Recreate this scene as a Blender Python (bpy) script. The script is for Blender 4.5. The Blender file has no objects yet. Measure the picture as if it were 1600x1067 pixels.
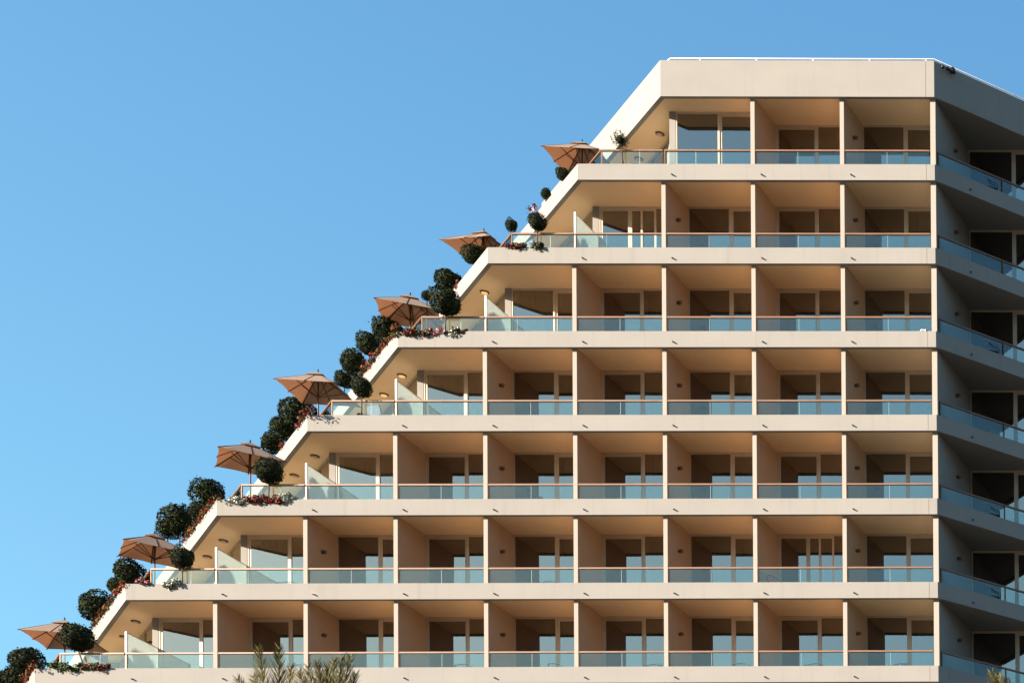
import bpy, math, random
from mathutils import Vector, Matrix
R_ = math.radians
scene = bpy.context.scene
C = scene.collection

# ------------------------------------------------------------------ camera
PX_F, PX_CX, PX_CY = 3579.0, 2905.999, 2273.052
RX, RY, RZ = 0.0109, 0.0114, -0.0233
CAM = Vector((31.7111, -3579.0 / 42.1, 1.7))
ZTOP = 1.7 + 49.0725                      # top of the parapet of the highest terrace
def _rot():
    rx = Matrix(((1, 0, 0), (0, math.cos(RX), math.sin(RX)), (0, -math.sin(RX), math.cos(RX))))
    rz = Matrix(((math.cos(RZ), math.sin(RZ), 0), (-math.sin(RZ), math.cos(RZ), 0), (0, 0, 1)))
    ry = Matrix(((math.cos(RY), 0, -math.sin(RY)), (0, 1, 0), (math.sin(RY), 0, math.cos(RY))))
    return ry @ rz @ rx
ROT = _rot()
RT = ROT.transposed()
cam = bpy.data.cameras.new('camera')
co = bpy.data.objects.new('camera', cam); C.objects.link(co)
right, fwd, up = RT @ Vector((1, 0, 0)), RT @ Vector((0, 1, 0)), RT @ Vector((0, 0, 1))
m = Matrix((right, up, -fwd)).transposed().to_4x4()
m.translation = CAM
co.matrix_world = m
cam.sensor_width = 36.0
cam.lens = 36.0 * PX_F / 1600.0
cam.shift_x = (800.0 - PX_CX) / 1600.0
cam.shift_y = (PX_CY - 533.5) / 1600.0
cam.clip_start, cam.clip_end = 0.5, 9000.0
scene.camera = co
scene.render.resolution_x, scene.render.resolution_y = 1024, 682

# ------------------------------------------------------------------ light
SUN_AZ, SUN_EL = 56.0, 20.0               # degrees left of the facade's normal, degrees up
sdir = Vector((-math.sin(R_(SUN_AZ)) * math.cos(R_(SUN_EL)), -math.cos(R_(SUN_AZ)) * math.cos(R_(SUN_EL)), math.sin(R_(SUN_EL))))
world = bpy.data.worlds.new('World'); scene.world = world; world.use_nodes = True
wn = world.node_tree.nodes; wl = world.node_tree.links
bg = wn['Background']
sky = wn.new('ShaderNodeTexSky'); sky.sky_type = 'NISHITA'; sky.sun_disc = False
sky.sun_elevation = R_(SUN_EL); sky.sun_rotation = math.atan2(sdir.x, sdir.y)
sky.altitude = 0; sky.air_density = 1.0; sky.dust_density = .5; sky.ozone_density = 2.5
sp, cb = wn.new('ShaderNodeSeparateColor'), wn.new('ShaderNodeCombineColor')
wl.new(sky.outputs[0], sp.inputs[0])
for ch, gam, mul in ((0, 1.3, .96), (1, 1.1, 1.31), (2, .85, 1.6)):   # the photograph's colour response to the blue sky
    pw, ml = wn.new('ShaderNodeMath'), wn.new('ShaderNodeMath'); pw.operation = 'POWER'; ml.operation = 'MULTIPLY'
    pw.inputs[1].default_value = gam; ml.inputs[1].default_value = mul
    wl.new(sp.outputs[ch], pw.inputs[0]); wl.new(pw.outputs[0], ml.inputs[0]); wl.new(ml.outputs[0], cb.inputs[ch])
wl.new(cb.outputs[0], bg.inputs[0]); bg.inputs[1].default_value = 0.0575
sl = bpy.data.lights.new('sun', 'SUN'); sl.energy = 5.0; sl.angle = R_(0.53); sl.color = (1.0, 0.855, 0.71)
so = bpy.data.objects.new('sun', sl); C.objects.link(so)
so.rotation_euler = sdir.to_track_quat('Z', 'Y').to_euler(); so.location = (-60, -60, 90)
scene.view_settings.view_transform = 'Standard'; scene.view_settings.look = 'None'
scene.view_settings.exposure = 1.85; scene.view_settings.gamma = 1.0
scene.cycles.max_bounces = 8; scene.cycles.diffuse_bounces = 5; scene.cycles.glossy_bounces = 4
scene.cycles.transmission_bounces = 6; scene.cycles.transparent_max_bounces = 24

# ------------------------------------------------------------------ helpers
def ray(u, v):
    return RT @ Vector(((u - PX_CX) / PX_F, 1.0, -(v - PX_CY) / PX_F))
def at_y(u, v, Y):
    d = ray(u, v); t = (Y - CAM.y) / d.y; return CAM + d * t
def at_z(u, v, Z):
    d = ray(u, v); t = (Z - CAM.z) / d.z; return CAM + d * t
def at_plane(u, v, p, n):
    d = ray(u, v); t = (p - CAM).dot(n) / d.dot(n); return CAM + d * t
def kids(o): return [c for c in bpy.data.objects if c.parent == o]
def tag(o, label=None, cat=None, group=None, kind=None):
    if label: o['label'] = label
    if cat: o['category'] = cat
    if group: o['group'] = group
    if kind: o['kind'] = kind
    return o
def empty(name, loc, label=None, cat=None, group=None, rz=0.0):
    o = bpy.data.objects.new(name, None); C.objects.link(o)
    o.location = loc; o.rotation_euler = (0, 0, rz); o.empty_display_size = 0.3
    return tag(o, label, cat, group)
def link(name, me, parent=None, loc=(0, 0, 0), rz=0.0, scale=None):
    o = bpy.data.objects.new(name, me); C.objects.link(o)
    o.parent = parent; o.location = loc; o.rotation_euler = (0, 0, rz)
    if scale is not None: o.scale = scale
    return o
class MB:
    """collects shapes and makes one mesh of them"""
    def __init__(s): s.v = []; s.f = []; s.mi = []; s.sm = []
    def add(s, vs, fs, mi=0, smooth=False):
        b = len(s.v); s.v += [tuple(p) for p in vs]
        for f in fs: s.f.append([b + i for i in f]); s.mi.append(mi); s.sm.append(smooth)
    def box(s, x0, x1, y0, y1, z0, z1, mi=0, skip=()):
        vs = [(x0, y0, z0), (x1, y0, z0), (x1, y1, z0), (x0, y1, z0), (x0, y0, z1), (x1, y0, z1), (x1, y1, z1), (x0, y1, z1)]
        fs = [(0, 3, 2, 1), (4, 5, 6, 7), (0, 1, 5, 4), (1, 2, 6, 5), (2, 3, 7, 6), (3, 0, 4, 7)]
        s.add(vs, [f for i, f in enumerate(fs) if i not in skip], mi)
    def prism(s, poly, z0, z1, mi=0):      # poly counter-clockwise seen from above
        n = len(poly)
        vs = [(x, y, z0) for x, y in poly] + [(x, y, z1) for x, y in poly]
        fs = [tuple(reversed(range(n))), tuple(range(n, 2 * n))]
        fs += [(i, (i + 1) % n, n + (i + 1) % n, n + i) for i in range(n)]
        s.add(vs, fs, mi)
    def strip(s, path, t, z0, z1, mi=0, side=0.0):
        """a wall along path, thickness t to its left, outer face offset by side"""
        a = offset(path, side); b = offset(path, side + t); n = len(path)
        vs = [(x, y, z0) for x, y in a] + [(x, y, z1) for x, y in a] + [(x, y, z0) for x, y in b] + [(x, y, z1) for x, y in b]
        fs = []
        for i in range(n - 1):
            fs += [(i, i + 1, n + i + 1, n + i), (2 * n + i + 1, 2 * n + i, 3 * n + i, 3 * n + i + 1),
                   (n + i, n + i + 1, 3 * n + i + 1, 3 * n + i), (i + 1, i, 2 * n + i, 2 * n + i + 1)]
        fs += [(0, n, 3 * n, 2 * n), (n - 1, 3 * n - 1, 4 * n - 1, 2 * n - 1)]
        s.add(vs, fs, mi)
    def tube(s, pts, r, n=8, mi=0, cap=True):
        pts = [Vector(p) for p in pts]
        rs = r if isinstance(r, (list, tuple)) else [r] * len(pts)
        vs = []; fs = []
        for i, p in enumerate(pts):
            d = (pts[min(i + 1, len(pts) - 1)] - pts[max(i - 1, 0)]).normalized()
            q = d.to_track_quat('Z', 'Y')
            for k in range(n):
                a = 2 * math.pi * k / n
                vs.append(p + q @ Vector((math.cos(a) * rs[i], math.sin(a) * rs[i], 0)))
        for i in range(len(pts) - 1):
            for k in range(n):
                fs.append((i * n + k, i * n + (k + 1) % n, (i + 1) * n + (k + 1) % n, (i + 1) * n + k))
        if cap:
            fs.append(tuple(reversed(range(n)))); fs.append(tuple(range((len(pts) - 1) * n, len(pts) * n)))
        s.add(vs, fs, mi, True)
    def lathe(s, prof, c=(0, 0, 0), n=16, mi=0, smooth=True):
        vs = []; fs = []
        for r, z in prof:
            for k in range(n):
                a = 2 * math.pi * k / n; vs.append((c[0] + r * math.cos(a), c[1] + r * math.sin(a), c[2] + z))
        for i in range(len(prof) - 1):
            for k in range(n):
                fs.append((i * n + k, i * n + (k + 1) % n, (i + 1) * n + (k + 1) % n, (i + 1) * n + k))
        fs.append(tuple(reversed(range(n)))); fs.append(tuple(range((len(prof) - 1) * n, len(prof) * n)))
        s.add(vs, fs, mi, smooth)
    def blob(s, c, r, mi=0, seed=0, bump=.12, n=10):
        rnd = random.Random(seed); vs = []; fs = []
        for i in range(n + 1):
            th = math.pi * i / n
            for k in range(2 * n):
                ph = math.pi * k / n
                q = r * (1 + bump * math.sin(3 * ph + seed + 4 * th) * math.sin(5 * th + seed * 2) + rnd.uniform(-bump, bump) * .4)
                vs.append((c[0] + q * math.sin(th) * math.cos(ph), c[1] + q * math.sin(th) * math.sin(ph), c[2] + q * math.cos(th)))
        for i in range(n):
            for k in range(2 * n):
                fs.append((i * 2 * n + k, (i + 1) * 2 * n + k, (i + 1) * 2 * n + (k + 1) % (2 * n), i * 2 * n + (k + 1) % (2 * n)))
        s.add(vs, fs, mi, True)
    def mesh(s, name, mats):
        me = bpy.data.meshes.new(name); me.from_pydata(s.v, [], s.f)
        for mt in (mats if isinstance(mats, (list, tuple)) else [mats]): me.materials.append(mt)
        me.polygons.foreach_set('material_index', s.mi); me.polygons.foreach_set('use_smooth', s.sm)
        me.update(); return me
    def build(s, name, mats, parent=None, loc=(0, 0, 0), rz=0.0):
        return link(name, s.mesh(name, mats), parent, loc, rz)
def offset(path, d):
    """path moved d to its left, mitred"""
    if abs(d) < 1e-9: return list(path)
    out = []; n = len(path)
    for i in range(n):
        def nrm(a, b):
            L = math.hypot(b[0] - a[0], b[1] - a[1]); return (-(b[1] - a[1]) / L, (b[0] - a[0]) / L)
        n0 = nrm(path[i - 1], path[i]) if i > 0 else None
        n1 = nrm(path[i], path[i + 1]) if i < n - 1 else None
        if n0 is None: nx, ny, k = n1[0], n1[1], 1
        elif n1 is None: nx, ny, k = n0[0], n0[1], 1
        else:
            nx, ny = n0[0] + n1[0], n0[1] + n1[1]; L = math.hypot(nx, ny); nx /= L; ny /= L
            k = 1 / max(.2, nx * n0[0] + ny * n0[1])
        out.append((path[i][0] + nx * d * k, path[i][1] + ny * d * k))
    return out
ORD = ['', 'first', 'second', 'third', 'fourth', 'fifth', 'sixth', 'seventh', 'eighth', 'ninth', 'tenth']

# ------------------------------------------------------------------ materials
def mat(name, col, rough=.7, metal=0.0, noise=None, bump=0.0, spec=.3, emit=None):
    mt = bpy.data.materials.new(name); mt.use_nodes = True
    nt = mt.node_tree; p = nt.nodes['Principled BSDF']
    p.inputs['Base Color'].default_value = (*col, 1); p.inputs['Roughness'].default_value = rough
    p.inputs['Metallic'].default_value = metal; p.inputs['Specular IOR Level'].default_value = spec
    if noise:
        sc, amt, stretch = noise
        g = nt.nodes.new('ShaderNodeNewGeometry'); mp = nt.nodes.new('ShaderNodeMapping')
        mp.inputs['Scale'].default_value = stretch
        nz = nt.nodes.new('ShaderNodeTexNoise'); nz.inputs['Scale'].default_value = sc; nz.inputs['Detail'].default_value = 6
        rp = nt.nodes.new('ShaderNodeValToRGB')
        rp.color_ramp.elements[0].position = .3; rp.color_ramp.elements[1].position = .7
        rp.color_ramp.elements[0].color = (*[c * (1 - amt) for c in col], 1); rp.color_ramp.elements[1].color = (*[min(1, c * (1 + amt)) for c in col], 1)
        nt.links.new(g.outputs['Position'], mp.inputs[0]); nt.links.new(mp.outputs[0], nz.inputs['Vector'])
        nt.links.new(nz.outputs[0], rp.inputs[0]); nt.links.new(rp.outputs[0], p.inputs['Base Color'])
        if bump:
            b = nt.nodes.new('ShaderNodeBump'); b.inputs['Strength'].default_value = bump; b.inputs['Distance'].default_value = .02
            nt.links.new(nz.outputs[0], b.inputs['Height']); nt.links.new(b.outputs[0], p.inputs['Normal'])
    if emit:
        p.inputs['Emission Color'].default_value = (*emit[0], 1); p.inputs['Emission Strength'].default_value = emit[1]
    return mt
def plaster(name, col, stain=.10):
    """painted render: faint patches, fine grain and thin rain streaks"""
    mt = mat(name, col, .85, spec=.15); nt = mt.node_tree; p = nt.nodes['Principled BSDF']; N = nt.nodes.new; L = nt.links.new
    g = N('ShaderNodeNewGeometry')
    def nz(scale, stretch, det):
        mp = N('ShaderNodeMapping'); mp.inputs['Scale'].default_value = stretch
        t = N('ShaderNodeTexNoise'); t.inputs['Scale'].default_value = scale; t.inputs['Detail'].default_value = det
        L(g.outputs['Position'], mp.inputs[0]); L(mp.outputs[0], t.inputs['Vector']); return t.outputs[0]
    def rng(src, a, b, lo, hi):
        r = N('ShaderNodeMapRange'); r.inputs[1].default_value = a; r.inputs[2].default_value = b
        r.inputs[3].default_value = lo; r.inputs[4].default_value = hi; L(src, r.inputs[0]); return r.outputs[0]
    patch = rng(nz(.55, (1, 1, 1.6), 4), .3, .7, 1 - stain * .5, 1 + stain * .25)
    streak = rng(nz(2.2, (2.2, 2.2, .10), 5), .55, .78, 1.0, 1 - stain)
    fine = rng(nz(22, (1, 1, 1), 3), .3, .7, .975, 1.02)
    m1 = N('ShaderNodeMath'); m1.operation = 'MULTIPLY'; L(patch, m1.inputs[0]); L(streak, m1.inputs[1])
    m2 = N('ShaderNodeMath'); m2.operation = 'MULTIPLY'; L(m1.outputs[0], m2.inputs[0]); L(fine, m2.inputs[1])
    mx = N('ShaderNodeMix'); mx.data_type = 'RGBA'; mx.blend_type = 'MULTIPLY'; mx.inputs[0].default_value = 1
    mx.inputs[6].default_value = (*col, 1); L(m2.outputs[0], mx.inputs[7]); L(mx.outputs[2], p.inputs['Base Color'])
    b = N('ShaderNodeBump'); b.inputs['Strength'].default_value = .15; b.inputs['Distance'].default_value = .01
    L(fine, b.inputs['Height']); L(b.outputs[0], p.inputs['Normal'])
    return mt
def glass(name, tint, refl, rough=0.0, ior=1.5, haze=None):
    """clear sheet: tinted see-through plus a mirror share that grows towards grazing angles"""
    mt = bpy.data.materials.new(name); mt.use_nodes = True; nt = mt.node_tree; nt.nodes.clear(); N = nt.nodes.new; L = nt.links.new
    out = N('ShaderNodeOutputMaterial'); tr = N('ShaderNodeBsdfTransparent'); tr.inputs[0].default_value = (*tint, 1)
    gl = N('ShaderNodeBsdfGlossy'); gl.inputs['Roughness'].default_value = rough; gl.inputs[0].default_value = (1, 1, 1, 1)
    fr = N('ShaderNodeFresnel'); fr.inputs[0].default_value = ior
    ad = N('ShaderNodeMath'); ad.operation = 'ADD'; ad.use_clamp = True; ad.inputs[1].default_value = refl; L(fr.outputs[0], ad.inputs[0])
    mx = N('ShaderNodeMixShader'); L(ad.outputs[0], mx.inputs[0])
    base = tr.outputs[0]
    if haze:
        df = N('ShaderNodeBsdfDiffuse'); df.inputs[0].default_value = (*haze[0], 1)
        tl = N('ShaderNodeBsdfTranslucent'); tl.inputs[0].default_value = (*haze[0], 1)
        m0 = N('ShaderNodeMixShader'); m0.inputs[0].default_value = .5; L(df.outputs[0], m0.inputs[1]); L(tl.outputs[0], m0.inputs[2])
        m1 = N('ShaderNodeMixShader'); m1.inputs[0].default_value = haze[1]; L(tr.outputs[0], m1.inputs[1]); L(m0.outputs[0], m1.inputs[2])
        base = m1.outputs[0]
    L(base, mx.inputs[1]); L(gl.outputs[0], mx.inputs[2]); L(mx.outputs[0], out.inputs[0])
    return mt
def cloth(name, col, trans, share):
    mt = bpy.data.materials.new(name); mt.use_nodes = True; nt = mt.node_tree; nt.nodes.clear(); N = nt.nodes.new; L = nt.links.new
    out = N('ShaderNodeOutputMaterial'); df = N('ShaderNodeBsdfDiffuse'); df.inputs[0].default_value = (*col, 1)
    tl = N('ShaderNodeBsdfTranslucent'); tl.inputs[0].default_value = (*trans, 1)
    mx = N('ShaderNodeMixShader'); mx.inputs[0].default_value = share
    L(df.outputs[0], mx.inputs[1]); L(tl.outputs[0], mx.inputs[2]); L(mx.outputs[0], out.inputs[0])
    w = N('ShaderNodeTexNoise'); w.inputs['Scale'].default_value = 40; bp = N('ShaderNodeBump'); bp.inputs['Strength'].default_value = .2
    L(w.outputs[0], bp.inputs['Height']); L(bp.outputs[0], df.inputs['Normal'])
    return mt
def leafy(name, cols):
    mt = mat(name, cols[0], .8, spec=.08); nt = mt.node_tree; p = nt.nodes['Principled BSDF']
    g = nt.nodes.new('ShaderNodeNewGeometry'); rp = nt.nodes.new('ShaderNodeValToRGB')
    while len(rp.color_ramp.elements) < len(cols): rp.color_ramp.elements.new(.5)
    for i, c in enumerate(cols):
        rp.color_ramp.elements[i].position = i / (len(cols) - 1) if len(cols) > 1 else 0
        rp.color_ramp.elements[i].color = (*c, 1)
    nt.links.new(g.outputs['Random Per Island'], rp.inputs[0]); nt.links.new(rp.outputs[0], p.inputs['Base Color'])
    return mt
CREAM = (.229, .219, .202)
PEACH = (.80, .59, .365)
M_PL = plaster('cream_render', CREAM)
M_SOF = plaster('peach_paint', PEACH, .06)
M_LITFRONT = plaster('lit_front_render', (.30, .27, .235), .05)  # lighter copy of the cream render, imitates stronger sunlight on partition fronts
M_PART = plaster('tan_paint', (.41, .285, .19), .06)
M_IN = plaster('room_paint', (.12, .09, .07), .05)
M_TILE = mat('sandstone_tile', (.34, .24, .14), .6, noise=(1.5, .15, (1, 1, 1)))
M_WOOD = mat('varnished_teak', (.155, .07, .03), .38, noise=(6, .25, (.3, 4, 4)), spec=.5)
M_DWOOD = mat('dark_teak', (.09, .035, .018), .5, noise=(8, .3, (1, 1, 1)))
M_ALU = mat('beige_aluminium', (.46, .37, .27), .45, .0, noise=(3, .06, (1, 1, 1)), spec=.5)
M_WHITE = mat('white_enamel', (.85, .84, .82), .3, spec=.5, noise=(4, .03, (1, 1, 1)))
M_BRONZE = mat('bronze_fitting', (.16, .08, .035), .4, .5, noise=(9, .2, (1, 1, 1)))
M_DARK = mat('dark_metal', (.03, .03, .032), .45, .4, noise=(9, .2, (1, 1, 1)))
M_JOINT = mat('joint_sealant', (.16, .10, .06), .8, noise=(9, .2, (1, 1, .2)))
M_WIN = glass('solar_window_glass', (.42, .35, .29), .16, 0.0, 1.5)
M_CLEAR = glass('clear_window_glass', (.66, .60, .52), .15, 0.0, 1.5)
M_RAILG = glass('green_balustrade_glass', (.83, .915, .91), .012, 0.0, 1.45)
M_FROST = glass('frosted_glass', (.82, .90, .88), .02, .25, 1.4, haze=((.76, .82, .79), .9))
M_EDGE = mat('glass_edge', (.22, .30, .29), .2, spec=.6, noise=(9, .05, (1, 1, 1)))
M_CANVAS = cloth('tan_canvas', (.25, .195, .16), (.25, .10, .045), .24)
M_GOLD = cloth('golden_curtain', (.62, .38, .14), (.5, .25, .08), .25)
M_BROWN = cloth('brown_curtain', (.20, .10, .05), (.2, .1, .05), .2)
M_SHEER = cloth('white_sheer', (.62, .60, .58), (.6, .58, .55), .4)
M_LAMPON = mat('lit_lamp_glass', (.9, .6, .2), .4, emit=((1.0, .66, .30), .14), noise=(5, .05, (1, 1, 1)))
M_LAMPOFF = mat('lamp_glass', (.50, .36, .24), .3, spec=.5, noise=(5, .05, (1, 1, 1)))
M_CUSH = mat('slate_cushion', (.13, .15, .19), .9, noise=(20, .15, (1, 1, 1)))
M_LINEN = mat('white_linen', (.82, .80, .77), .9, noise=(20, .05, (1, 1, 1)))
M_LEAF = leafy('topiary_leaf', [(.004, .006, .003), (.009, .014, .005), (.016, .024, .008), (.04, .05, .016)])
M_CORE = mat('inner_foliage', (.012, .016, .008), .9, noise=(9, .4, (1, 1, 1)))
M_TRUNK = mat('bark', (.045, .03, .02), .9, noise=(30, .3, (1, 1, .3)))
M_RED = leafy('red_petal', [(.18, .008, .012), (.12, .009, .022), (.21, .022, .02), (.19, .05, .05)])
M_ORANGE = leafy('orange_petal', [(.20, .022, .012), (.17, .012, .014), (.24, .06, .02), (.12, .01, .015)])
M_PALE = leafy('pale_petal', [(.70, .66, .58), (.55, .50, .44), (.75, .72, .66), (.30, .30, .22)])
M_PINK = leafy('pink_petal', [(.60, .22, .26), (.50, .12, .18), (.7, .4, .4)])
M_PLEAF = leafy('bedding_leaf', [(.02, .03, .012), (.05, .07, .02), (.10, .12, .05)])
M_SILVER = leafy('silver_leaf', [(.35, .36, .30), (.22, .24, .18), (.5, .5, .44)])
M_PALM = leafy('palm_leaflet', [(.02, .02, .006), (.075, .065, .014), (.045, .034, .011), (.17, .145, .035), (.012, .011, .004)])
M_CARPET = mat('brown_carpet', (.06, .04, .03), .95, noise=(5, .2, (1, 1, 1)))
M_EARTH = mat('paved_ground', (.07, .065, .055), .9, noise=(.05, .25, (1, 1, 1)))

# ------------------------------------------------------------------ the building's grid
H, BAY, X0, D, T = 3.1, 3.2735, .185, 1.86, .15
FB, SB, FL = .59, .545, .30          # below the parapet's top: its foot, the soffit, the floor
DR = 3.45                           # depth of the corner balcony round the side
LL = 9.5
XL = lambda r: -13.0517 - (r - 1) * 3.2858 if r > 0 else -10.02
XC = lambda i: -X0 - i * BAY
ZT = lambda r: ZTOP - (r - 1) * H
ROWS = range(1, 8)
hotel = empty('stepped_hotel', (-20, 6, 0), 'cream terraced hotel with stepped balconies rising to the upper right', 'hotel')
HP = Vector((-20, 6, 0))
def part(mb, name, mats, parent=hotel, loc=(0, 0, 0), rz=0.0):
    loc = Vector(loc)
    if parent is hotel: loc = loc - HP
    return mb.build(name, mats, parent, loc, rz)
def partm(name, me, parent=hotel, loc=(0, 0, 0), rz=0.0):
    loc = Vector(loc)
    if parent is hotel: loc = loc - HP
    return link(name, me, parent, loc, rz)

def outline(r, right=10.0):
    x = XL(r); return [(x - LL, LL), (x, 0), (0, 0), (right, right)]
def slab(r):
    z = ZT(r); p = outline(r)
    mb = MB()
    zt = z + (.75 if r == 0 else 0)
    mb.strip(p, .15, z - FB, zt)
    inner = offset(p, .15)
    xi, xr = inner[-1], inner[2]
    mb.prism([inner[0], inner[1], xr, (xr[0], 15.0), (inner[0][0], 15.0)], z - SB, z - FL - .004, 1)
    mb.prism([(xr[0] + .001, xr[1]), xi, (xi[0], 15.0), (xr[0] + .001, 15.0)], z - SB, z - FL - .004, 0)  # side sector's soffit in darker cream, its shade put into the colour
    # thin expansion joint near the corner
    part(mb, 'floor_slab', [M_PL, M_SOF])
    jb = MB(); jb.box(-.32, -.305, -.003, .02, z - FB, zt - .002)
    part(jb, 'expansion_joint', [M_JOINT])
    if r > 0:
        fl = MB(); fl.prism(offset(inner, .004) [:] + [(inner[-1][0], 14.9), (inner[0][0] + .01, 14.9)], z - FL - .003, z - FL)
        part(fl, 'floor_tiles', [M_TILE])
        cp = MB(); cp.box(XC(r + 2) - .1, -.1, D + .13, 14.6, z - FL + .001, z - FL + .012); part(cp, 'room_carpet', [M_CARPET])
for r in list(range(0, 8)): slab(r)
for r in range(8, 17):
    mb = MB(); z = ZT(r); p = [(XL(8) - LL, LL), (XL(8), 0), (0, 0), (10, 10)]
    mb.strip(p, .15, z - FB, z); inner = offset(p, .15)
    mb.prism(inner + [(inner[-1][0], 15.0), (inner[0][0], 15.0)], z - SB, z - FL)
    part(mb, 'floor_slab', [M_PL])
mb = MB(); mb.prism([(XL(8) - LL + 3, LL + 1), (XL(8) + 1.5, D + .6), (-.6, D + .6), (6, 8), (6, 14.5), (XL(8) - LL + 3, 14.5)], 0, ZT(7) - SB - .01)
part(mb, 'lower_wall', [M_PL])

# ------------------------------------------------------------------ partitions, rooms, doors, balustrades
def part_mesh(depth, t):
    mb = MB(); mb.box(-t / 2, t / 2, .155, .16, -FL + .002, H - SB - .002); mb.box(-t / 2, t / 2, .16, depth, -FL + .002, H - SB - .002, 1, (2,)); return mb.mesh('balcony_partition', [M_LITFRONT, M_PART])
ME_PART = part_mesh(D + .05, T)
ME_CORNER = part_mesh(DR + .05, .19); ME_CORNER.materials[1] = M_PL  # darker cream instead of tan paints shade onto the corner partition
def door_mesh(kind, w, gm=None):
    """frames of a two-leaf glass door, origin at its left foot; panes returned as rectangles"""
    z0, z1 = 0.0, H - SB + FL - .006
    mb = MB(); P = []
    h0 = .075
    mb.box(0, w, 0, .12, z1 - h0, z1); mb.box(0, w, 0, .12, z0, z0 + .05)
    mb.box(0, .045, 0, .12, z0 + .05, z1 - h0); mb.box(w - .045, w, 0, .12, z0 + .05, z1 - h0)
    mid = w * .49
    mb.box(mid, mid + .07, -.012, .118, z0 + .05, z1 - h0)
    def leaf(a, b):
        mb.box(a, a + .075, .02, .09, z0 + .05, z1 - h0); mb.box(b - .075, b, .02, .09, z0 + .05, z1 - h0)
        mb.box(a + .075, b - .075, .02, .09, z1 - h0 - .085, z1 - h0); mb.box(a + .075, b - .075, .02, .09, z0 + .05, z0 + .13)
        P.append((a + .075, b - .075, z0 + .13, z1 - h0 - .085, .03))
    def fixed(a, b): P.append((a, b, z0 + .05, z1 - h0, .02))
    if kind == 'A': fixed(.045, mid); leaf(mid + .07, w - .045)
    elif kind == 'B': leaf(.045, mid); fixed(mid + .07, w - .045)
    else:
        q = w * .36
        leaf(.045, q); leaf(q, q + w * .31); fixed(q + w * .31, w - .045)
    panes = []
    for a, b, c, d, y in P:
        g = MB(); g.box(a, b, y, y + .008, c, d); panes.append(g.mesh('pane', [gm or M_WIN]))
    return mb.mesh('sliding_door', [M_ALU]), panes
prnd = random.Random(77)
DOORS = {(k, w): door_mesh(k, w) for k in 'ABC' for w in (BAY - T,)}
def door(kind, w, x, y, r, rz=0.0, clear=False):
    key = (kind, w, 'clear') if clear else (kind, w)
    if key not in DOORS: DOORS[key] = door_mesh(kind, w, M_CLEAR if clear else None)
    fm, ps = DOORS[key]
    o = partm('sliding_door', fm, loc=(x, y, ZT(r) - FL + .003), rz=rz)
    for p in ps: link('pane', p, o).rotation_euler = (prnd.uniform(-.004, .004), 0, prnd.uniform(-.006, .006))
    return o
def rail_mesh(w, joint=.5, dark=True):
    hr = MB(); hr.box(.0, w, -.04, .04, .58, .62); hr.box(.0, w, -.03, .03, .62, .64)
    g = MB(); j = w * joint if joint else None
    if j:
        g.box(.035, j - .007, -.006, .006, -FL + .02, .58); g.box(j + .007, w - .02, -.006, .006, -FL + .02, .58)
    else: g.box(.035, w - .02, -.006, .006, -FL + .02, .58)
    e = MB()
    if j: e.box(j - .006, j + .006, -.008, .010, -FL + .01, .58)
    e2 = MB(); e2.box(.0, .033, -.03, .03, -FL + .01, .58)
    return hr.mesh('handrail', [M_WOOD]), g.mesh('glass_panel', [M_RAILG]), e.mesh('glass_joint', [M_EDGE]) if j else None, e2.mesh('end_bracket', [M_BRONZE])
RAILS = {}
def rail(w, x, y, r, rz=0.0, joint=.5):
    key = (round(w, 3), joint)
    if key not in RAILS: RAILS[key] = rail_mesh(w, joint)
    hr, g, e, b = RAILS[key]
    o = partm('balustrade', hr, loc=(x, y, ZT(r)), rz=rz)
    link('glass_panel', g, o)
    if e: link('glass_joint', e, o)
    link('end_bracket', b, o)
    return o
sc_ = MB()                                        # half-round wall light on a partition
for i in range(7):
    pass
sc_.lathe([(.015, 0), (.045, .02), (.065, .07), (.068, .12), (.055, .125)], n=12)
sc_.box(-.117, -.05, -.03, .03, .02, .11)
ME_SCONCE = sc_.mesh('wall_lamp', [M_BRONZE])
sp_ = MB(); sp_.tube([(0, .02, 0), (0, -.085, -.02)], [.028, .024], 8); ME_SPOUT = sp_.mesh('drain_spout', [M_DARK])
W = BAY - T
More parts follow.
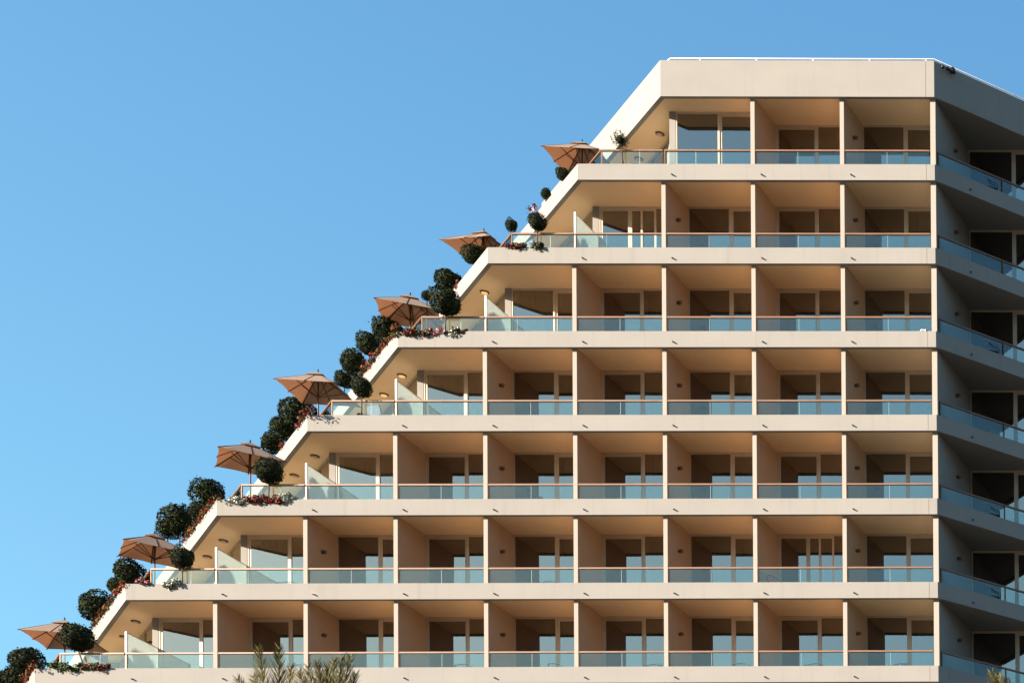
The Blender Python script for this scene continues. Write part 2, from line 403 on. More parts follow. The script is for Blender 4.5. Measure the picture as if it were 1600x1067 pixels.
for r in ROWS:
    z = ZT(r); n = r + 2                          # partitions 0 .. r+1, screen or end at column n
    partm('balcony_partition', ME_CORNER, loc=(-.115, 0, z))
    for i in range(1, n): partm('balcony_partition', ME_PART, loc=(XC(i), 0, z))
    # rooms behind the doors
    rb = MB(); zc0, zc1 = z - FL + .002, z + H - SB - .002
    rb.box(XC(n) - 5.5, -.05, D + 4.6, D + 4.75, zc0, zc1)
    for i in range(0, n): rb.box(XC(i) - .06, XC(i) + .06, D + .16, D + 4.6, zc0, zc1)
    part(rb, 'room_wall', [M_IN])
    for i in range(0, n - 1):                     # ordinary bays
        door('C' if (r, i) == (6, 1) else 'A' if i % 2 == 0 else 'B', W, XC(i + 1) + T / 2, D, r)
        rail(W, XC(i + 1) + T / 2, .205, r)
        if i % 2 == 0: partm('wall_lamp', ME_SCONCE, loc=(XC(i + 1) + T / 2 + .118, D * .52, z + 1.48))
    for i in range(0, n):
        partm('drain_spout', ME_SPOUT, loc=(XC(i + 1) + .41, 0, z - .40))
    # first room: front door, corner pier, wall turning back along the terrace
    dd = D if r > 1 else D * .56
    xs = XC(n)
    kind = {1: 'A', 2: 'C', 3: 'A'}.get(r, 'B')
    xl_ = xs + .04
    door(kind, XC(n - 1) - T / 2 - xl_, xl_, dd, r, clear=r in (3, 4, 5, 6))
    pw = .24
    pb = MB(); pb.box(xl_ - pw, xl_ - .002, dd - .01, dd + .2, zc0, zc1)
    s2 = math.sqrt(.5); ox, oy = xl_ - pw, dd + .08
    part(pb, 'corner_pier', [M_PL])
    if r == 1: ox, oy = xs - 1.12, 2.8
    p0 = (ox - 2.5, oy + 2.5); p1 = (ox - 6.4, oy + 6.4)
    pb = MB(); pb.strip([p1, p0], .15, zc0, zc1); part(pb, 'terrace_wall', [M_PL])
    if r == 1:
        pb = MB(); pb.strip([(ox, oy), (xl_ - pw + .03, dd + .2)], .12, zc0, zc1); part(pb, 'terrace_wall', [M_PL])
    door('B', 2.5 / s2 - .02, p0[0], p0[1], r, rz=-math.pi / 4)
    rail(XC(n - 1) - T / 2 - xs - .03, xs + .03, .205, r, joint=.36)
    # open terrace balustrade: along the front, then turning back
    xr = XL(r) + .76
    rail(xs - .03 - xr, xr, .205, r, joint=.62)
    rail(7.5, xr - 7.5 * s2, .21 + 7.5 * s2, r, rz=-math.pi / 4, joint=.75)
    if r > 1:                                     # frosted screen between terrace and first balcony
        ps = MB(); ps.box(xs - .03, xs + .03, .215, .275, -FL + z, z + 1.43)
        s = part(ps, 'privacy_screen', [M_WHITE])
        g = MB(); g.box(xs - .006, xs + .006, .28, D - .02, z - FL + .03, z + 1.39); g.build('frosted_pane', [M_FROST], s, (0, 0, 0))
        tt = MB(); tt.box(xs - .012, xs + .012, .28, D - .02, z + 1.392, z + 1.42); tt.build('top_trim', [M_ALU], s)
    # balcony round the corner
    door('A', BAY + .1, .0, DR, r)
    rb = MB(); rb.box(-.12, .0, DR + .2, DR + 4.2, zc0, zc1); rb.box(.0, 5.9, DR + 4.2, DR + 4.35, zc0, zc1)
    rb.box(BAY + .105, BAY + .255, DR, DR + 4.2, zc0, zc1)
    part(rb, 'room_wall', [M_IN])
    rail(2.45, .0, .30, r, rz=math.pi / 4, joint=None); rail(4.5, 2.47 * s2, .30 + 2.47 * s2, r, rz=math.pi / 4, joint=.5)
    partm('wall_lamp', ME_SCONCE, loc=(.10, DR * .58, z + 1.6))
    partm('drain_spout', ME_SPOUT, loc=(.95, .95, z - .40), rz=math.pi / 4)

# ceiling lamps over the terraces
def ceil_lamp(u, v, r, lit):
    p = at_z(u, v, ZT(r - 1) - SB)
    mb = MB(); mb.lathe([(.14, 0), (.16, -.02), (.15, -.04), (.12, -.045)], n=18)
    o = part(mb, 'ceiling_lamp', [M_BRONZE], loc=p)
    g = MB(); g.lathe([(.118, -.03), (.11, -.06), (.08, -.08), (.03, -.085)], n=16); g.build('lamp_glass', [M_LAMPON if lit else M_LAMPOFF], o)
for u, v, r, lit in [(1031, 209, 1, 0), (998, 248, 1, 0), (757, 456, 3, 1), (628, 586, 4, 1), (600, 616, 4, 1), (492, 712, 5, 0), (460, 742, 5, 0),
                     (349, 844, 6, 0), (324, 869, 6, 0), (212, 970, 7, 0), (194, 994, 7, 0)]:
    ceil_lamp(u, v, r, lit)

# roof rail
z = ZT(0) + .75; s2 = math.sqrt(.5)
rr = MB(); x0 = XL(0) + .22
rr.tube([(x0, .09, z + .01), (x0 + .12, .09, z + .11), (-.04, .09, z + .11), (9.5, 9.6, z + .11)], .032, 8)
o = part(rr, 'roof_rail', [M_WHITE])
pm = MB(); pm.tube([(0, 0, -.02), (0, 0, .10)], .02, 6); pm = pm.mesh('rail_post', [M_WHITE])
k = x0 + 1.2
while k < -.2:
    link('rail_post', pm, o, HP * 1 * 0 + Vector((k, .09, z))); k += 2.07
for q in (.15, 1.55, 3.6, 5.6): link('rail_post', pm, o, Vector((q, q + .10, z)))

# ------------------------------------------------------------------ floodlights at the roof corner
for u, v, s, lab in [(1470, 105, .5, 'small dark floodlight nearest the roof corner edge'), (1477.5, 108, .55, 'dark floodlight between two others under the roof rail'),
                     (1485, 110.5, .9, 'largest dark floodlight of three below the white roof rail')]:
    p = at_plane(u, v, Vector((0, 0, 0)), Vector((s2, -s2, 0)))
    e = empty('floodlight', p, lab, 'floodlight', 'floodlights on the roof corner', math.pi / 4)
    mb = MB(); mb.tube([(0, .0, .06), (0, -.10, .06), (0, -.14, 0)], .02 * s, 6); mb.build('bracket', [M_DARK], e)
    hb = MB(); hb.lathe([(.05 * s, .10 * s), (.10 * s, .06 * s), (.13 * s, -.10 * s), (.12 * s, -.12 * s)], c=(0, -.17, -.05), n=12); hb.build('lamp_housing', [M_DARK], e)

# ------------------------------------------------------------------ parasols
def canopy_mesh(half, drop, t0, z0, amp, name):
    """square canopy with eight ribs, sagging a little between them"""
    mb = MB(); NA, NT = 48, 10; vs = []; fs = []
    for i in range(NT + 1):
        t = t0 + (1 - t0) * i / NT
        for k in range(NA):
            a = 2 * math.pi * k / NA
            rr = half / max(abs(math.cos(a)), abs(math.sin(a)))
            g = abs(math.sin(4 * a))
            edge = 1 - amp * .5 * g * t
            vs.append((rr * t * edge * math.cos(a), rr * t * edge * math.sin(a), z0 - drop * t + amp * .55 * g * t * (1 - .35 * t)* .5 - .0))
    for i in range(NT):
        for k in range(NA):
            fs.append((i * NA + k, (i + 1) * NA + k, (i + 1) * NA + (k + 1) % NA, i * NA + (k + 1) % NA))
    mb.add(vs, fs, 0, True)
    return mb.mesh(name, [M_CANVAS])
PH, HALF, DROP = 2.75, 1.02, .74
ME_CAN = canopy_mesh(HALF, DROP, .14, PH, .07, 'canopy')
ME_VENT = canopy_mesh(HALF * .30, DROP * .30, .02, PH + .07, .04, 'vent_cap')
mb = MB(); mb.tube([(0, 0, 0.05), (0, 0, PH + .06)], .026, 8); ME_POLE = mb.mesh('pole', [M_DWOOD])
mb = MB(); mb.tube([(0, 0, PH + .06), (0, 0, PH + .16)], [.03, .018], 8); ME_FIN = mb.mesh('finial', [M_DARK])
mb = MB(); mb.lathe([(.30, 0), (.30, .05), (.05, .08), (.045, .35)], n=18); ME_PB = mb.mesh('base', [M_DARK])
mb = MB(); mb.tube([(0, 0, PH - DROP - .22), (0, 0, PH - DROP - .10)], .05, 10); ME_HUB = mb.mesh('hub', [M_DWOOD])
RIBS = []
for k in range(8):
    a = math.pi * k / 4; L = HALF * (math.sqrt(2) if k % 2 else 1.0)
    c, s = math.cos(a), math.sin(a)
    mb = MB()
    mb.tube([(c * .05, s * .05, PH - .045), (c * L * 1.02, s * L * 1.02, PH - DROP - .018)], .02, 5)
    mb.tube([(c * .05, s * .05, PH - DROP - .15), (c * L * .56, s * L * .56, PH - .05 - DROP * .56)], .016, 5)
    RIBS.append(mb.mesh('rib', [M_DWOOD]))
PAR = [(1, 909.5, 218, 2.8, 5, 'tan parasol sticking out beside the topmost terrace rail'),
       (2, 756, 357, 3.2, -8, 'orange lit parasol behind a topiary ball on the second terrace'),
       (3, 641, 457, 2.1, 24, 'tan parasol above the red flowers, left of the big black topiary'),
       (4, 497, 577, 1.6, 8, 'tan parasol fully in view beside the small topiary with the lit ceiling lamp'),
       (5, 391, 687, .95, 37, 'brown parasol with its left edge turned upright, third terrace from the bottom'),
       (6, 241.5, 829, 1.5, 41, 'brown parasol over the terrace with the white flower clump'),
       (7, 101, 964, 1.8, 13, 'tan parasol half hidden by a topiary on the lowest terrace')]
for r, u, v, Y, rot, lab in PAR:
    p = at_y(u, v, Y); zf = ZT(r) - FL
    sc = 1.0
    e = empty('parasol', (p.x, p.y, p.z - PH - .16), lab, 'parasol', 'parasols on the terraces', R_(rot))
    for nm, me in (('canopy', ME_CAN), ('vent_cap', ME_VENT), ('finial', ME_FIN), ('hub', ME_HUB)): link(nm, me, e)
    for me in RIBS: link('rib', me, e)
    dz = p.z - PH - .16 - zf
    link('pole', ME_POLE, e, (0, 0, -dz * 1.0), scale=(1, 1, (PH + .06 + dz) / (PH + .06)))
    link('base', ME_PB, e, (0, 0, -dz))

# ------------------------------------------------------------------ topiary
def crown_mesh(seed, n=1700, sparse=False, wild=0.0):
    rnd = random.Random(seed); mb = MB()
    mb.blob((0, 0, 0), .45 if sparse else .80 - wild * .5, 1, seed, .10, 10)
    big = [(Vector((rnd.gauss(0, 1), rnd.gauss(0, 1), rnd.gauss(0, 1))).normalized(), rnd.uniform(-1, 1)) for _ in range(7)]
    lobes = [(Vector((rnd.gauss(0, 1), rnd.gauss(0, 1), rnd.gauss(0, 1))).normalized(), rnd.uniform(.02, .14)) for _ in range(22)]
    for i in range(n):
        d = Vector((rnd.gauss(0, 1), rnd.gauss(0, 1), rnd.gauss(0, 1))).normalized()
        bump = sum(a * max(0, (d.dot(l) - .82) / .18) for l, a in lobes)
        q = (.82 + bump + rnd.uniform(-.07, .10)) if not sparse else rnd.uniform(.25, 1.0) * (1 + bump)
        q += wild * sum(a * max(0, d.dot(l)) ** 3 for l, a in big)
        if rnd.random() < .05: q += rnd.uniform(.05, .17)
        p = d * q
        nrm = (d + Vector((rnd.gauss(0, .6), rnd.gauss(0, .6), rnd.gauss(0, .6)))).normalized()
        t = nrm.orthogonal().normalized(); t.rotate(Matrix.Rotation(rnd.uniform(0, 6.28), 3, nrm)); b = nrm.cross(t)
        L, w = rnd.uniform(.07, .14), rnd.uniform(.035, .06)
        mb.add([p - t * L, p + b * w, p + t * L, p - b * w], [(0, 1, 2, 3)], 0)
    return mb.mesh('crown', [M_LEAF, M_CORE])
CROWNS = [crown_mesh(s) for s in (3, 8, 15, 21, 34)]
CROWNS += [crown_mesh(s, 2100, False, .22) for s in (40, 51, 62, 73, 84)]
SPARSE = crown_mesh(55, 750, True)
mb = MB(); mb.tube([(0, 0, 0), (.01, 0, .5), (-.008, .005, 1)], [.42, .36, .32], 7)
ME_TR = mb.mesh('trunk', [M_TRUNK])
PPM = 42.1
def topiary(p, rad, r, lab, seed, squash=1.0, sparse=False, lean=0.0, base=None):
    zf = ZT(r) - FL if base is None else base
    e = empty('topiary_tree', (p.x, p.y, zf), lab, 'topiary tree', 'clipped topiary trees on the terraces', seed * 1.3)
    rnd = random.Random(seed)
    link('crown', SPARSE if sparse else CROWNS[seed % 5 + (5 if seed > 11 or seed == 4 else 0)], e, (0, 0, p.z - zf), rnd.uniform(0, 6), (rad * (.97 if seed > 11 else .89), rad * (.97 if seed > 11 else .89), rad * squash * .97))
    h = max(.2, p.z - zf - (0 if sparse else rad * .5))
    tr = link('trunk', ME_TR, e, (0, 0, 0), 0, (.07, .07, h))
    if lean:
        e.rotation_euler = (0, 0, 0); tr.rotation_euler = (0, -math.atan(lean / h), 0); tr.location = (lean, 0, 0)
def diag_pt(u, v, r, w):
    return at_plane(u, v, Vector((XL(r) + w * s2, w * s2, 0)), Vector((s2, s2, 0)))
TREES = [  # front trees: row, px, py, radius px, depth, label, squash, sparse, lean
    (1, 969.5, 219, 14, .08, 'thin sparse little tree at the rail of the topmost terrace', 1.0, True, .1),
    (2, 839.5, 347, 14.5, .08, 'small round topiary on a thin stem against the second terrace rail', .95, False, 0),
    (2, 799, 352, 9.5, 2.6, 'smallest ball topiary behind the corner of the second terrace rail', 1.05, False, 0),
    (3, 696, 471, 23.5, .08, 'largest black topiary ball, standing over the pink and white flowers', .98, False, 0),
    (3, 667, 462, 9, 1.6, 'bushy side plant peeking out between parasol and largest topiary', .9, False, 0),
    (4, 565, 605, 16.5, .08, 'round topiary on a thin stem beside the lit ceiling lamp', 1.0, False, 0),
    (5, 420, 737, 21.5, .08, 'topiary ball on a stem above the red and white flower bed', .9, False, 0),
    (6, 285, 871, 17.5, .08, 'neat ball topiary on a straight stem above the white flower clump', .98, False, 0),
    (7, 120, 996, 24.5, .08, 'topiary ball on a leaning stem in front of the lowest parasol', .92, False, .28)]
for i, (r, u, v, pr, Y, lab, sq, spx, lean) in enumerate(TREES):
    p = at_y(u, v, Y); topiary(p, pr / PPM * (1 + Y / 85) , r, lab, i + 1, sq, spx, lean, None if Y > .3 else ZT(r) + .002)
DTREES = [
    (1, 880, 273, 10.5, 'little dark topiary below the topmost parasol'), (1, 853, 303, 8.5, 'lowest little topiary along the topmost sloping parapet'),
    (2, 741, 398, 16.5, 'topiary ball in front of the orange lit parasol'), (2, 700, 437, 18, 'topiary rising behind the largest ball, by a single red flower'),
    (3, 606, 516, 22, 'topiary just under the third parasol, above the red sloping flowers'), (3, 577, 538, 18, 'second topiary down the slope from the third parasol'),
    (3, 552, 566, 20, 'third topiary down the slope below the third parasol'), (3, 538, 592, 14, 'lowest topiary of its row, touching the fourth parasol'),
    (4, 464, 643, 24, 'big topiary left of the fourth terrace corner'), (4, 443, 668, 20, 'middle topiary down the slope between fourth and fifth parasols'),
    (4, 424, 692, 16, 'small topiary right behind the fifth parasol top'),
    (5, 326, 770, 22.5, 'round topiary alone at the fifth terrace corner'), (5, 311, 797, 14, 'small topiary tucked under the round corner one'),
    (5, 281, 813, 24, 'widest shaggy topiary right behind the sixth parasol'), (5, 262, 826, 15, 'shaggy side bush left of the widest topiary'),
    (6, 201, 896, 22, 'round topiary at the sixth terrace corner'), (6, 181, 915, 13, 'small bush below the sixth corner topiary'),
    (6, 150, 948, 24, 'topiary beside the bright red sloping flowers above the lowest parasol'),
    (7, 41, 1032, 22, 'tall topiary at the lower left corner of the photo'), (7, 28, 1056, 21, 'topiary cut by the bottom edge at lower left'),
    (7, 6, 1066, 18, 'topiary at the very left edge of the photo')]
for i, (r, u, v, pr, lab) in enumerate(DTREES):
    p = diag_pt(u, v, r, .42)
    d = (p.y - CAM.y) / 85.0
    topiary(p, pr / PPM * d, r, lab, i + 12, 1.0)

# ------------------------------------------------------------------ bedding flowers
def flowers(name, pts, label, mats, n, spread, petal=.035, seed=0, hang=.12, leafshare=.5, group='flowers planted along the parapets'):
    """pts: points along the parapet; clumps of petals and leaves that spill over it"""
    rnd = random.Random(seed); c = sum((Vector(p) for p in pts), Vector()) / len(pts)
    A, B = MB(), MB()
    segs = [(Vector(pts[i]), Vector(pts[i + 1])) for i in range(len(pts) - 1)]
    Ls = [(b - a).length for a, b in segs]
    ncl = max(4, int(sum(Ls) / .10))
    cl = []
    for i in range(ncl):
        a, b = segs[min(len(segs) - 1, int(i / ncl * len(segs)))]
        cl.append((a.lerp(b, (i / ncl * len(segs)) % 1.0) + Vector((rnd.uniform(-spread, spread), rnd.uniform(-spread, spread), rnd.uniform(-hang, hang * .6))), rnd.uniform(.07, .17)))
    for i in range(n):
        q, rr = rnd.choice(cl)
        d = Vector((rnd.gauss(0, 1), rnd.gauss(0, 1), rnd.gauss(0, .8))).normalized()
        p = q + d * rr * rnd.uniform(.5, 1) - c
        leaf = rnd.random() < leafshare
        t = (d + Vector((rnd.gauss(0, .6), rnd.gauss(0, .6), rnd.gauss(0, .6)))).normalized()
        u_ = t.orthogonal().normalized(); w_ = t.cross(u_); s = petal * rnd.uniform(.7, 1.5)
        (B if leaf else A).add([p - u_ * s, p - w_ * s * .8, p + u_ * s, p + w_ * s * .8], [(0, 1, 2, 3)])
    e = empty(name, c, label, 'flowers', group)
    A.build('blossoms', [mats[0]], e); B.build('leaves', [mats[1]], e)
def dline(r, ua, ub, w, dz):
    """points along the sloping parapet of row r between two picture columns"""
    out = []
    for k in range(6):
        u = ua + (ub - ua) * k / 5
        v = 1.25 * (0) ; q = diag_pt(u, 0, r, w)
        # depth only depends on u for this plane: put the point at the parapet's top
        a = at_plane(u, 400, Vector((XL(r) + w * s2, w * s2, 0)), Vector((s2, s2, 0)))
        out.append((a.x, a.y, ZT(r) + dz))
    return out
def fline(r, ua, ub, Y, dz):
    return [(at_y(u, 500, Y).x, Y, ZT(r) + dz) for u in (ua, (ua + ub) / 2, ub)]
flowers('flower_bed', dline(3, 622, 563, -.05, .05), 'red flowers spilling down the sloping parapet under the third parasol', (M_ORANGE, M_PLEAF), 900, .07, seed=1)
flowers('flower_bed', dline(5, 337, 285, -.05, .05), 'orange red flowers trailing down the sloping parapet behind the sixth parasol', (M_ORANGE, M_PLEAF), 750, .06, seed=2)
flowers('flower_bed', dline(6, 192, 143, -.05, .05), 'bright red flowers trailing down the sloping parapet above the lowest parasol', (M_ORANGE, M_PLEAF), 750, .05, seed=3)
flowers('flower_bed', dline(7, 52, 33, -.05, .06), 'orange flowers on the sloping parapet at the lower left corner', (M_ORANGE, M_PLEAF), 500, .05, seed=4)
flowers('flower_bed', dline(4, 484, 464, -.03, .06), 'few red flowers at the corner of the fourth terrace', (M_RED, M_PLEAF), 350, .06, seed=5)
flowers('flower_bed', dline(4, 444, 438, .02, .05), 'single red flower clump behind the fifth parasol', (M_RED, M_PLEAF), 120, .04, seed=6)
flowers('flower_bed', dline(2, 716, 712, .02, .06), 'single red flower clump beside the topiary high on the slope', (M_RED, M_PLEAF), 120, .05, seed=7)
flowers('flower_bed', fline(3, 622, 668, -.02, .0), 'deep red flowers hanging over the parapet below the third parasol', (M_RED, M_PLEAF), 1000, .06, seed=8, hang=.16)
flowers('flower_bed', fline(3, 670, 700, .0, .0), 'pinkish red flowers under the largest topiary', (M_PINK, M_PLEAF), 420, .05, seed=9)
flowers('flower_bed', fline(3, 703, 712, -.02, -.02), 'white flower clump among the pink ones under the largest topiary', (M_PALE, M_PLEAF), 230, .05, seed=10, hang=.14)
flowers('flower_bed', fline(3, 714, 734, .02, .03), 'small red flowers right of the white clump beside the frosted screen', (M_RED, M_PLEAF), 260, .04, seed=11, hang=.08)
flowers('flower_bed', fline(5, 360, 384, -.02, .0), 'white flowers at the left of the red bed under the fifth parasol', (M_PALE, M_PLEAF), 420, .06, seed=12)
flowers('flower_bed', fline(5, 386, 442, -.03, .0), 'bright red flower bed hanging over the parapet of the fifth terrace', (M_RED, M_PLEAF), 1000, .06, seed=13, leafshare=.3)
flowers('flower_bed', fline(5, 438, 462, -.02, .05), 'silvery leaved plant right of the red bed on the fifth terrace', (M_SILVER, M_SILVER), 600, .06, seed=14, hang=.2)
flowers('flower_bed', fline(6, 214, 234, -.03, .07), 'dusky red flowers at the foot of the sixth terrace rail', (M_PINK, M_PLEAF), 260, .04, seed=15, hang=.06)
flowers('flower_bed', fline(6, 258, 283, -.04, -.02), 'white flower clump hanging over the parapet under the straight stemmed topiary', (M_PALE, M_PLEAF), 620, .06, seed=16, hang=.15, leafshare=.5)
flowers('flower_bed', fline(7, 74, 128, -.04, .07), 'dark green low plants along the lowest terrace parapet', (M_PLEAF, M_PLEAF), 700, .06, seed=17, hang=.12)
flowers('flower_bed', fline(7, 128, 174, -.05, .05), 'red and white flowers at the foot of the leaning topiary', (M_RED, M_PLEAF), 520, .05, seed=18, hang=.08)
flowers('flower_bed', fline(2, 792, 826, -.03, .05), 'low red flowers at the corner of the second terrace', (M_RED, M_PLEAF), 300, .04, seed=19, hang=.05)
flowers('flower_bed', fline(2, 834, 852, -.02, .02), 'dark purple flower clump at the foot of the second terrace topiary', (M_PLEAF, M_CORE), 300, .04, seed=20, hang=.07)
flowers('flower_bed', fline(4, 548, 572, .3, .05), 'green plants around the stem of the fourth terrace topiary', (M_PLEAF, M_PLEAF), 240, .08, seed=21, hang=.1)
flowers('flower_bed', [tuple(at_y(832, 330, 1.2)), tuple(at_y(833, 322, 1.2))], 'wispy pink blossoming twigs above the second terrace topiary', (M_PINK, M_DWOOD), 90, .12, seed=22, hang=.1)

# ------------------------------------------------------------------ curtains
def curtain_mesh(w, h, mt, seed):
    rnd = random.Random(seed); n = max(8, int(w / .035)); mb = MB(); vs = []; fs = []
    ph = rnd.uniform(0, 6)
    for j, z in enumerate((0, h * .5, h)):
        for i in range(n + 1):
            x = w * i / n
            vs.append((x, .07 * math.sin(x * 26 + ph + .6 * math.sin(x * 5)) + .02 * math.sin(x * 71 + j), z))
    for j in range(2):
        for i in range(n): fs.append((j * (n + 1) + i, j * (n + 1) + i + 1, (j + 1) * (n + 1) + i + 1, (j + 1) * (n + 1) + i))
    mb.add(vs, fs, 0, True); return mb.mesh('curtain', [mt])
HC = H - SB + FL - .12
CUR = {'brown': M_BROWN, 'golden': M_GOLD, 'white': M_SHEER}
CM = {}
def curtain(r, x, w, y, colour, label, grp='curtains behind the balcony doors'):
    key = (round(w, 2), colour)
    if key not in CM: CM[key] = curtain_mesh(w, HC, CUR[colour], len(CM))
    o = link('curtain', CM[key], None, (x, y, ZT(r) - FL + .03)); tag(o, label, 'curtain', grp)
rnd = random.Random(4)
for r in ROWS:
    for i in range(0, r + 1):
        xa = XC(i + 1) + T / 2
        lab = f'in {ORD[i + 1]} bay from corner, {ORD[r]} storey from top'
        if (r, i) == (2, 2): curtain(r, xa + .30, 1.25, D + .3, 'white', 'pale curtain ' + lab)
        if rnd.random() < .78: curtain(r, xa + W * .52, W * .46, D + .3, 'brown', 'brown curtain behind glass door ' + lab)
        elif rnd.random() < .5: curtain(r, xa + .95, .5, D + .3, 'brown', 'gathered brown curtain ' + lab)
    xs = XC(r + 2)
    st = f'behind the terrace door on the {ORD[r]} storey from the top'
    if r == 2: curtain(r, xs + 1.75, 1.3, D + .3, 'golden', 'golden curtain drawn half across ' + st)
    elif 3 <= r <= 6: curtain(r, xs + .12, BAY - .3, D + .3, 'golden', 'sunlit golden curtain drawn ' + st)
    elif r == 7:
        curtain(r, xs + 1.0, .8, D + .3, 'white', 'white sheer curtain ' + st); curtain(r, xs + 2.0, 1.1, D + .32, 'brown', 'brown curtain ' + st)

# ------------------------------------------------------------------ balcony furniture
mb = MB()                                         # round-backed wire armchair, 0.8 m high
arc = [(.27 * math.cos(a), .02 + .27 * math.sin(a), .62 + .18 * math.sin(a)) for a in [math.pi * k / 12 for k in range(13)]]
mb.tube([(.27, -.2, .0), (.27, -.18, .6)] + arc + [(-.27, -.18, .6), (-.27, -.2, 0)], .014, 6)
mb.tube([(.2, .25, 0), (.22, .25, .45)], .012, 6); mb.tube([(-.2, .25, 0), (-.22, .25, .45)], .012, 6)
ME_CF = mb.mesh('frame', [M_DARK])
mb = MB(); mb.box(-.24, .24, -.2, .26, .43, .46); ME_CS = mb.mesh('seat', [M_DARK])
mb = MB()
for k in range(1, 12, 2):
    a = arc[k]; mb.tube([(a[0] * .8, .24, .46), a], .007, 5)
ME_CB = mb.mesh('backrest', [M_DARK])
def wire_chair(x, y, r, rz, label):
    e = empty('wire_chair', (x, y, ZT(r) - FL), label, 'chair', 'wire chairs on the balconies', rz)
    link('frame', ME_CF, e); link('seat', ME_CS, e); link('backrest', ME_CB, e)
for r, u, rz in [(7, 725, .4), (7, 869, .6), (7, 1021, 0), (7, 1159, .3), (7, 1272, 0), (7, 1404, -.2), (6, 858, .1), (6, 1212, 2.6), (6, 1384, .5), (7, 472, .4), (6, 452, .3)]:
    p = at_y(u, 1000, .85)
    wire_chair(p.x, .85, r, rz, f'dark wire chair behind the glass, {"second" if r == 6 else "lowest"} floor up, at {ORD[max(1, int((-p.x) / BAY) + 1)]} bay from the corner' if False else f'dark round backed wire chair behind glass, {ORD[max(1, int((-p.x - .1) / BAY) + 1)]} bay from the corner, {ORD[r]} storey')
for r in ROWS:
    if r in (2, 4): continue
    wire_chair(1.35, 1.95, r, 2.2, f'dark wire chair on the shaded corner balcony, {ORD[r]} storey from the top')
# padded terrace chairs
mb = MB(); mb.box(-.32, .32, -.3, .3, .30, .44); ME_AS = mb.mesh('seat', [M_CUSH])
mb = MB(); mb.add([(-.32, .22, .40), (.32, .22, .40), (.32, .30, .40), (-.32, .30, .40), (-.30, .36, .98), (.30, .36, .98), (.30, .42, .98), (-.30, .42, .98)],
                  [(0, 3, 2, 1), (4, 5, 6, 7), (0, 1, 5, 4), (1, 2, 6, 5), (2, 3, 7, 6), (3, 0, 4, 7)]); ME_AB = mb.mesh('backrest', [M_CUSH])
LEGS = []
for sx in (-1, 1):
    for sy in (-1, 1):
        mb = MB(); mb.tube([(sx * .29, sy * .27, 0), (sx * .28, sy * .26, .31)], .018, 6); LEGS.append(mb.mesh('leg', [M_DARK]))
def arm_chair(u, r, Y, rz, label):
    p = at_y(u, 600, Y)
    e = empty('padded_chair', (p.x, Y, ZT(r) - FL), label, 'chair', 'padded chairs on the terraces', rz)
    link('seat', ME_AS, e); link('backrest', ME_AB, e)
    for l in LEGS: link('leg', l, e)
arm_chair(598, 4, 1.1, math.pi * .9, 'slate blue padded chair behind the glass below the lit ceiling lamp')
arm_chair(166, 7, 1.0, math.pi * 1.0, 'grey padded chair behind the glass of the lowest terrace')
arm_chair(845, 2, 1.2, math.pi * .8, 'dark grey padded chair behind glass on the second terrace')
arm_chair(430, 5, 1.2, math.pi * .6, 'dark padded chair behind the silvery plant on the fifth terrace')
# side table, table lamp and sunbed towel
def round_table(u, r, Y, label):
    p = at_y(u, 600, Y); e = empty('side_table', (p.x, Y, ZT(r) - FL), label, 'table', 'side tables on the terraces')
    a = MB(); a.lathe([(.32, .56), (.33, .58), (.33, .60)], n=20); a.build('table_top', [M_DARK], e)
    a = MB(); a.tube([(0, 0, .02), (0, 0, .56)], .025, 8); a.build('leg', [M_DARK], e)
    a = MB(); a.lathe([(.22, 0), (.2, .02), (.03, .03)], n=16); a.build('base', [M_DARK], e)
round_table(578, 4, .9, 'dark round side table left of the slate blue chair')
round_table(1000, 1, .8, 'small dark round table behind the topmost terrace glass')
def towel(u, r, Y, w, h, label, rz=0, dz=.25, mt=None):
    p = at_y(u, 600, Y); mb = MB(); vs = []; fs = []; n = 10
    for i in range(n + 1):
        for j in range(7):
            x = w * (i / n - .5); s_ = j / 6
            vs.append((x, .10 * math.cos(math.pi * s_) + .02 * math.sin(i * 1.7), h * (1 - abs(2 * s_ - 1) ** 1.6) + .02 * math.sin(i * 1.1 + j)))
    for i in range(n):
        for j in range(6): fs.append((i * 7 + j, (i + 1) * 7 + j, (i + 1) * 7 + j + 1, i * 7 + j + 1))
    mb.add(vs, fs, 0, True); o = mb.build('towel', [mt or M_LINEN], None, (p.x, Y, ZT(r) - FL + dz), rz); tag(o, label, 'towel')
towel(669, 3, .8, .55, .28, 'white towel folded over a seat behind the red flowers')
towel(1444, 3, .09, .20, .09, 'small white cloth lying on the parapet beside the corner column', dz=FL + .005)
towel(842, 5, .5, .22, .45, 'pink towel hanging behind the balcony glass', dz=.15, mt=mat('pink_linen', (.55, .06, .12), .9, noise=(20, .1, (1, 1, 1))))
towel(1490, 4, 1.75, .6, .75, 'white towel draped on the shaded corner balcony', rz=.6, dz=.1)

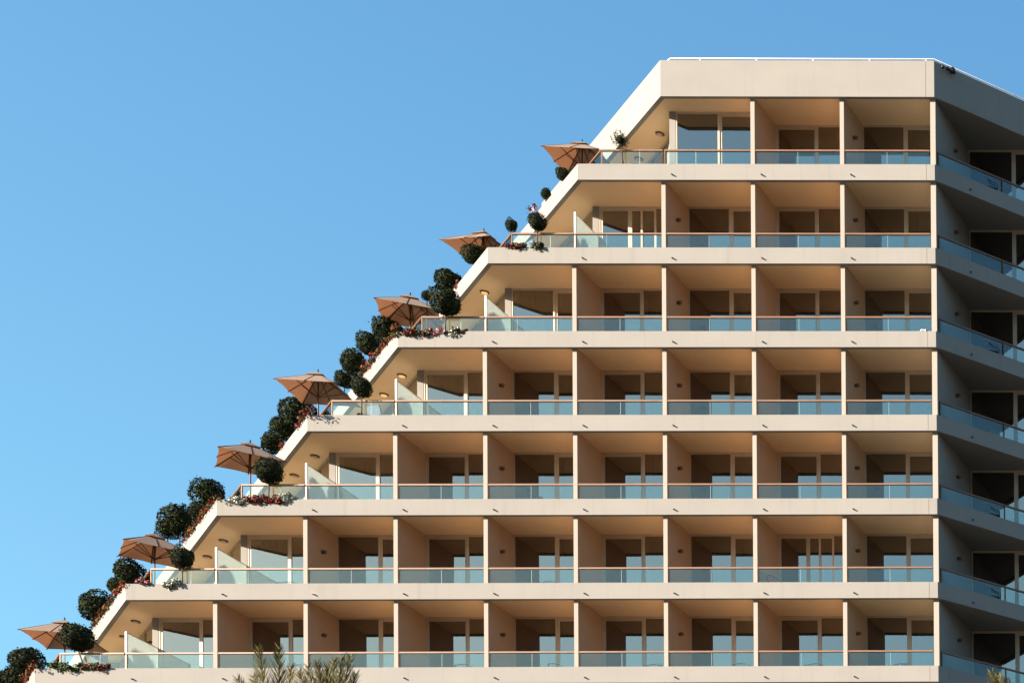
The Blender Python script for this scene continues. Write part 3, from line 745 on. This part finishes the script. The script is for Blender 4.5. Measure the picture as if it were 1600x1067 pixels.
# ------------------------------------------------------------------ palms in front of the hotel
def frond(root, tip, droop, seed, dense=120, L0=.33):
    rnd = random.Random(seed); A = MB()
    root, tip = Vector(root), Vector(tip); d = tip - root; side = d.cross(Vector((0, -1, .25))).normalized()
    P = lambda t: root + d * t + Vector((0, 0, droop * 4 * t * (1 - t) * .5))
    A.tube([P(k / 8) for k in range(9)], [.028 * (1 - .85 * k / 8) for k in range(9)], 5)
    for k in range(dense):
        t = .12 + .88 * (k / dense) ** .95
        p = P(t); tan = (P(min(1, t + .02)) - P(t - .02)).normalized()
        for sg in (-1, 1):
            L = L0 * (.35 + 1.1 * math.sin(math.pi * min(1, .18 + .80 * t))) * rnd.uniform(.8, 1.15)
            q = (tan * rnd.uniform(.75, 1.05) + side * sg * rnd.uniform(.38, .62) + Vector((0, rnd.uniform(-.35, .15), rnd.uniform(-.1, .2)))).normalized()
            w = Vector((rnd.gauss(0, 1), rnd.gauss(0, 1), rnd.gauss(0, 1))).cross(q).normalized() * .0065
            A.add([p - w, p + w, p + q * L * .6 + w * .8, p + q * L, p + q * L * .6 - w * .8], [(0, 1, 2, 3, 4)])
    return A
def palm(uc, vc, dist, tips, label, seed):
    Y = CAM.y + dist; c = at_y(uc, vc, Y)
    e = empty('palm_tree', (c.x, c.y, 0), label, 'palm tree', 'palm trees below the hotel')
    t = MB(); n = 14
    t.tube([(.25 * math.sin(k * .35), 0, c.z * k / n) for k in range(n)] + [(0, 0, c.z)], [.26 - .05 * k / n for k in range(n + 1)], 10); t.build('trunk', [M_TRUNK], e)
    rnd = random.Random(seed)
    for k, (u, v, dy) in enumerate(tips):
        p = at_y(u, v, Y + dy)
        frond((0, 0, c.z), p - Vector((c.x, c.y, 0)), .15, seed + k).build('frond', [M_PALM], e)
    for k in range(12):
        a = 2 * math.pi * k / 12 + seed; el = rnd.uniform(-.5, .35); L = rnd.uniform(2.2, 2.9)
        frond((0, 0, c.z), (L * math.cos(a) * math.cos(el), L * math.sin(a) * math.cos(el), c.z + L * math.sin(el)), .7, seed + 50 + k, 60).build('frond', [M_PALM], e)
palm(436, 1225, 45, [(403, 1010, .3), (436, 1012, -.2), (396, 1056, .9), (372, 1060, .2), (455, 1040, .8)], 'yellowish palm with two upright frond tips, left of the pair', 100)
palm(512, 1225, 47, [(534, 1027, .2), (547, 1024, .6), (497, 1034, -.5), (481, 1040, .6), (512, 1040, -.6), (468, 1048, .2), (556, 1052, .3), (522, 1030, .9)], 'browner bushy palm whose spiky tips fan out, right of the pair', 200)
palm(1590, 1240, 45, [(1549, 1052, .0), (1560, 1056, .5), (1572, 1062, -.4)], 'golden palm tip at the bottom right corner', 300)

# ------------------------------------------------------------------ ground
mb = MB(); S = 4000; mb.add([(-S, -S, 0), (S, -S, 0), (S, S, 0), (-S, S, 0)], [(0, 1, 2, 3)])
g = mb.build('ground', [M_EARTH]); tag(g, kind='structure')

# unseen ring of high ground, added to block low horizon sky light
rnd = random.Random(12); mb = MB(); NS, RI = 180, (2600, 3100, 3700, 4000); vs = []; fs = []
for j, rr in enumerate(RI):
    for k in range(NS):
        a = 2 * math.pi * k / NS
        hgt = (0, .62, 1, .55)[j] * (640 + 70 * math.sin(3 * a + 1) + 45 * math.sin(7 * a + j) + 30 * math.sin(17 * a + 2 * j) + rnd.uniform(-22, 22))
        q = rr * (1 + rnd.uniform(-.02, .02)); vs.append((q * math.cos(a), q * math.sin(a), hgt - (2 if j == 0 else 0)))
for j in range(3):
    for k in range(NS): fs.append((j * NS + k, j * NS + (k + 1) % NS, (j + 1) * NS + (k + 1) % NS, (j + 1) * NS + k))
mb.add(vs, fs, 0, True)
h_ = mb.build('horizon_blocker', [mat('blocker_earth', (.11, .085, .065), .95, noise=(.004, .35, (1, 1, 1)))]); tag(h_, kind='structure')
